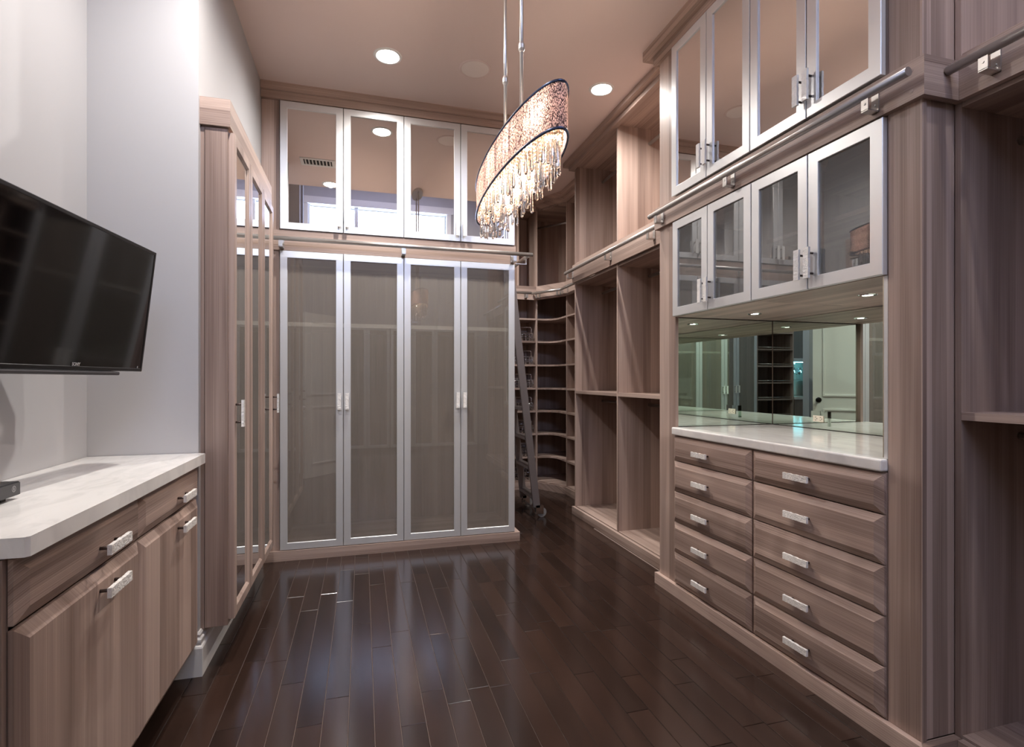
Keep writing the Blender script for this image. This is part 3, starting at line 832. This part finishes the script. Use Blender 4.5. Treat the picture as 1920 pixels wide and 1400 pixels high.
# ------------------------------------------------------------------ ceiling fittings
def can_light(t, f=1.0):
    l = bpy.data.lights.new('can_beam', 'SPOT'); l.energy = CAN * f; l.color = (1.0, 0.955, 0.91)
    l.spot_size = R(165); l.spot_blend = 1.0; l.shadow_soft_size = 0.025
    o = bpy.data.objects.new('can_beam', l); COL.objects.link(o); o.parent = t; o.location = (0, 0, -.008)
can = lathe_me([(0, -.002, 1), (.066, -.002, 1), (.07, -.006, 0), (.082, -.005, 0), (.086, 0, 0), (.086, .003, 0)], 40, [WHITE, E_CAN])
for (x, y), lb in (((.151, 3.322), 'lit recessed ceiling light over the tall wardrobes'), ((1.573, 3.303), 'lit recessed ceiling light over the open closets'),
                   ((-.308, 2.0), 'lit recessed ceiling light above the left base cabinets'), ((1.15, 4.95), 'lit recessed ceiling light above the ladder aisle')):
    t = thing('recessed_light', lb, 'ceiling light', (x, y, CZ), 'recessed ceiling lights')
    local('lamp_body', can, t, (0, 0, 0)); can_light(t)
for (x, y), lb in (((-1.9, -1.1), 'added recessed fill light above the rear bar'), ((1.6, .55), 'lit recessed ceiling light above the near open closet'), ((1.3, -.8), 'added recessed fill light behind the camera above the rear right wardrobe')):  # rear bar and rear wardrobe lamps are added to brighten the mirrored room
    t = thing('recessed_light', lb, 'ceiling light', (x, y, 3.2 + (1.9 - y) * 1.6 / 4.1), 'recessed ceiling lights', (-math.atan(1.6 / 4.1), 0, 0))
    local('lamp_body', can, t, (0, 0, 0)); can_light(t, .45 if x == 1.6 else .55)
spk = lathe_me([(0, -.004, 0), (.088, -.004, 0), (.092, -.006, 1), (.1, -.004, 1), (.103, 0, 1)], 40, [SPK, CEIL])
t = thing('ceiling_speaker', 'round ceiling speaker grille between the two recessed lights', 'speaker', (.694, 3.307, CZ))
local('grille', spk, t, (0, 0, 0))
t = thing('ceiling_vent', 'white slatted ceiling vent seen in the high mirrored doors', 'vent', (-.388, 2.55, CZ))
local('frame', frame_me(.30, .17, .028, .008, WHITE), t, (0, 0, 0), (R(90), 0, 0))
local('duct', box_me(.25, .12, .002, DARK), t, (0, 0, -.002))
for i in range(8): local('slat', box_me(.004, .12, .012, WHITE), t, (-.105 + i * .03, 0, -.007), (0, R(35), 0))

# ------------------------------------------------------------------ chandelier
cx, cy = 0.566, 1.98
EA, EB, ZB, ZT = 0.52, 0.095, 1.962, 2.102
t = thing('chandelier', 'oval crystal chandelier with twig mesh shade hanging on two rods', 'chandelier', (cx, cy, ZB))
NS = 72
def ell(i, s=1.0, d=0.0):
    a = 2 * math.pi * i / NS
    c, s_ = math.cos(a), math.sin(a)
    return Vector(((EB * s + d) * c, (EA * s + d) * s_, 0))
bm = bmesh.new()
rw = []
for z in [ZB + (ZT - ZB) * k / 4 for k in range(5)]:
    rw.append([bm.verts.new((ell(i).x, ell(i).y, z - ZB)) for i in range(NS)])
for k in range(4):
    for i in range(NS):
        f = bm.faces.new((rw[k][i], rw[k][(i + 1) % NS], rw[k + 1][(i + 1) % NS], rw[k + 1][i])); f.smooth = True
link('shade', fin(bm, 'shade', SHADE), t, (cx, cy, ZB))
for z in (ZB, ZT):
    bm = bmesh.new(); rr = []
    for i in range(NS):
        p = ell(i); o_ = Vector((p.x / EB ** 2, p.y / EA ** 2, 0)).normalized()
        rr.append([bm.verts.new(p + o_ * .0045 * math.cos(b) + Vector((0, 0, .0045 * math.sin(b)))) for b in [2 * math.pi * j / 6 for j in range(6)]])
    for i in range(NS):
        for j in range(6):
            f = bm.faces.new((rr[i][j], rr[i][(j + 1) % 6], rr[(i + 1) % NS][(j + 1) % 6], rr[(i + 1) % NS][j])); f.smooth = True
    link('shade_rim', fin(bm, 'rim', NAVY), t, (cx, cy, z))
# open top frame with bulbs hung below it
bm = bmesh.new()
add_box(bm, -.008, .008, -EA + .012, EA - .012, 0, .008)
for yy in (-.3, -.1, .1, .3): add_box(bm, -EB * math.sqrt(1 - (yy / EA) ** 2), EB * math.sqrt(1 - (yy / EA) ** 2), yy - .004, yy + .004, 0, .006)
link('top_frame', fin(bm, 'plate', CHROME), t, (cx, cy, ZT - .02))
for k in range(5):
    y = cy + (-.42 + .21 * k)
    bm = bmesh.new(); add_tube(bm, (0, 0, .02), (0, 0, .05), .011, 12); so = link('socket', fin(bm, 'socket', CHROME), t, (cx, y, ZT - .07))
    bm = bmesh.new(); bmesh.ops.create_uvsphere(bm, u_segments=12, v_segments=8, radius=.016); link('bulb', fin(bm, 'bulb', E_BULB, True), so, (cx, y, ZT - .065))
for y in (cy - .115, cy + .115):
    tube('rod', t, (cx, y, ZT - .015), (cx, y, CZ - .02), .0065, STEEL, 12)
    jo = lathe_me([(0, -.02, 0), (.008, -.018, 0), (.012, -.008, 0), (.012, .008, 0), (.008, .018, 0), (0, .02, 0)], 14, [STEEL])
    link('rod_joint', jo, t, (cx, y, 2.445))
bm = bmesh.new()
lo = [bm.verts.new((.055 * math.cos(2 * math.pi * i / 40), .175 * math.sin(2 * math.pi * i / 40), 0)) for i in range(40)]
hi = [bm.verts.new((.055 * math.cos(2 * math.pi * i / 40), .175 * math.sin(2 * math.pi * i / 40), .022)) for i in range(40)]
bm.faces.new(lo[::-1]); bm.faces.new(hi)
for i in range(40): bm.faces.new((lo[i], lo[(i + 1) % 40], hi[(i + 1) % 40], hi[i]))
link('ceiling_canopy', fin(bm, 'canopy', STEEL), t, (cx, cy, CZ - .0225))
# crystal drops in two lengths
def drop_me(ln):
    bm = bmesh.new()
    prof = [(.0012, 0), (.0035, -.006), (.0055, -ln * .6), (.0072, -ln * .88), (.004, -ln * .97), (0.0008, -ln)]
    rings = [[bm.verts.new((r * math.cos(R(60) * i), r * math.sin(R(60) * i), z)) for i in range(6)] for r, z in prof]
    for a, b in zip(rings, rings[1:]):
        for i in range(6): bm.faces.new((a[i], a[(i + 1) % 6], b[(i + 1) % 6], b[i]))
    bm.faces.new(rings[0]); bm.faces.new(rings[-1])
    return fin(bm, 'drop', CRYSTAL)
DR = [drop_me(.075), drop_me(.062), drop_me(.09)]
rng = random.Random(11)
strands = bmesh.new()
def bead(bm, p, r=.0055):
    v = [bm.verts.new(p + Vector(q) * r) for q in ((1, 0, 0), (-1, 0, 0), (0, 1, 0), (0, -1, 0), (0, 0, 1.2), (0, 0, -1.2))]
    for f in ((0, 2, 4), (2, 1, 4), (1, 3, 4), (3, 0, 4), (2, 0, 5), (1, 2, 5), (3, 1, 5), (0, 3, 5)): bm.faces.new([v[i] for i in f])
for ring, nn_, zt in ((.88, 46, 1.963), (.60, 20, 1.955), (.30, 8, 1.945)):
    for i in range(nn_):
        a = 2 * math.pi * (i + .5 * (ring < .8)) / nn_
        x, y = cx + EB * ring * math.cos(a) * .92, cy + EA * ring * math.sin(a)
        z = zt + rng.uniform(-.012, .012)
        o = link('crystal_drop', DR[rng.randrange(3)], t, (x, y, z)); o.rotation_euler = (0, 0, rng.random() * 3)
        zz = ZT - .025
        while zz > z + .012:
            bead(strands, Vector((x - cx, y - cy, zz - ZB))); zz -= .0125
for ring, nn_ in ((.93, 90), (.75, 60), (.5, 40)):
    for i in range(nn_):
        a = 2 * math.pi * (i + .3) / nn_; x, y = EB * ring * math.cos(a) * .92, EA * ring * math.sin(a)
        zz = ZT - .03 - rng.uniform(0, .01)
        while zz > ZB - (.004 if ring > .9 else rng.uniform(.004, .03)):
            bead(strands, Vector((x, y, zz - ZB))); zz -= .0125
o = link('bead_strands', fin(strands, 'beads', PEARL), t, (cx, cy, ZB)); o['kind'] = 'stuff'

# ------------------------------------------------------------------ behind the camera (seen in the mirrors)
dr = thing('door_1', None, None, (-0.69, 0.80, 0), None, (0, 0, R(-47))); dr['kind'] = 'structure'
local('door_panel', box_me(.62, .038, 2.03, WHITE), dr, (.32, 0, 1.02))
for zc, hh in ((.52, .72), (1.48, .92)):
    for s in (-1, 1):
        local('panel_moulding', frame_me(.42, hh, .022, .012, WHITE), dr, (.32, s * .019, zc), None if s < 0 else (0, 0, R(180)))
kn = lathe_me([(0, .062, 0), (.016, .060, 0), (.027, .048, 0), (.024, .034, 0), (.010, .026, 0), (.010, .006, 0), (.030, .004, 0), (.030, 0, 0)], 20, [BLACKIRON])
for s in (-1, 1): local('door_knob', kn, dr, (.57, s * .019, .98), (R(90) * (1 if s < 0 else -1), 0, 0))
def rear_robe(label, x0, x1, nd, z0, z1, pane, hz):
    t = thing('rear_wardrobe', label, 'wardrobe', ((x0 + x1) / 2, -1.8, z0), 'rear wardrobes')
    carcass(t, x0, x1, -2.04, -1.50, z0, z1, '-y')
    w = (x1 - x0) / nd
    for k in range(nd):
        d = glass_door(t, x0 + w * (k + .5), (z0 + z1) / 2, w - .004, z1 - z0 - .006, -1.499, '-y', pane, None, None, fw=.048)
        d.rotation_euler = (0, 0, R(180))
        local('handle', handle_me(.112, True), d, ((1 if k % 2 else -1) * (w / 2 - .026), -.02, hz - (z0 + z1) / 2))
rear_robe('frosted rear wardrobe behind the camera, left of two', -1.05, 0.45, 4, .06, 2.09, FROST, 1.068)
rear_robe('frosted rear wardrobe behind the camera, right of two', 0.46, 1.96, 4, .06, 2.09, FROST, 1.068)
t = thing('shoe_shelves', 'open shoe shelves with slim metal fences behind the camera', 'shelf', (-1.4, -1.8, 0))
B('side_panel', t, -1.76, -1.742, -2.04, -1.5, 0, 2.2, WZ); B('side_panel', t, -1.08, -1.062, -2.04, -1.5, 0, 2.2, WZ); B('back_panel', t, -1.74, -1.082, -2.045, -2.03, 0, 2.2, WZ)
for k in range(8):
    z = .12 + k * .26
    s = B('shelf', t, -1.741, -1.081, -2.03, -1.5, z - .01, z + .01, WX)
    tube('fence', s, (-1.72, -1.51, z + .035), (-1.10, -1.51, z + .035), .004, STEEL, 8)
t = thing('bar_cabinet', 'dark cabinet with blue lit glass doors behind the camera', 'cabinet', (-2.2, -1.8, 0))
B('body', t, -2.62, -1.78, -2.04, -1.5, 0, .9, WZ); B('bar_top', t, -2.63, -1.77, -2.04, -1.47, .9, .94, MARBLE)
B('body', t, -2.62, -1.78, -2.04, -1.7, 1.5, 2.2, WZ)
for k in range(2):
    d = glass_door(t, -2.41 + .42 * k, 1.85, .414, .68, -1.699, '-y', FROST2, None, None, fw=.048); d.rotation_euler = (0, 0, R(180))

B('light_strip', t, -2.6, -1.8, -1.74, -1.72, 1.49, 1.499, emit('cyan strip glow', (0.25, 0.75, 1.0), 12.0))
B('glass_shelf', t, -2.62, -1.78, -2.04, -1.72, 1.2, 1.208, CRYSTAL)
B('back_panel', t, -2.62, -1.78, -2.046, -2.042, .94, 1.5, GREENMIRROR)
bar = t
gl = lathe_me([(.03, 0, 0), (.034, .002, 0), (.005, .006, 0), (.0045, .09, 0), (.03, .12, 0), (.038, .16, 0), (.032, .205, 0)], 16, [CRYSTAL])
for k in range(6):
    o = link('wine_glass', gl, None, (-2.5 + .13 * k, -1.88, 1.2085)); props(o, 'wine glass on the bar shelf behind the camera, number %s from the partition wall' % ['one', 'two', 'three', 'four', 'five', 'six'][k], 'glass', 'wine glasses on the bar shelf')
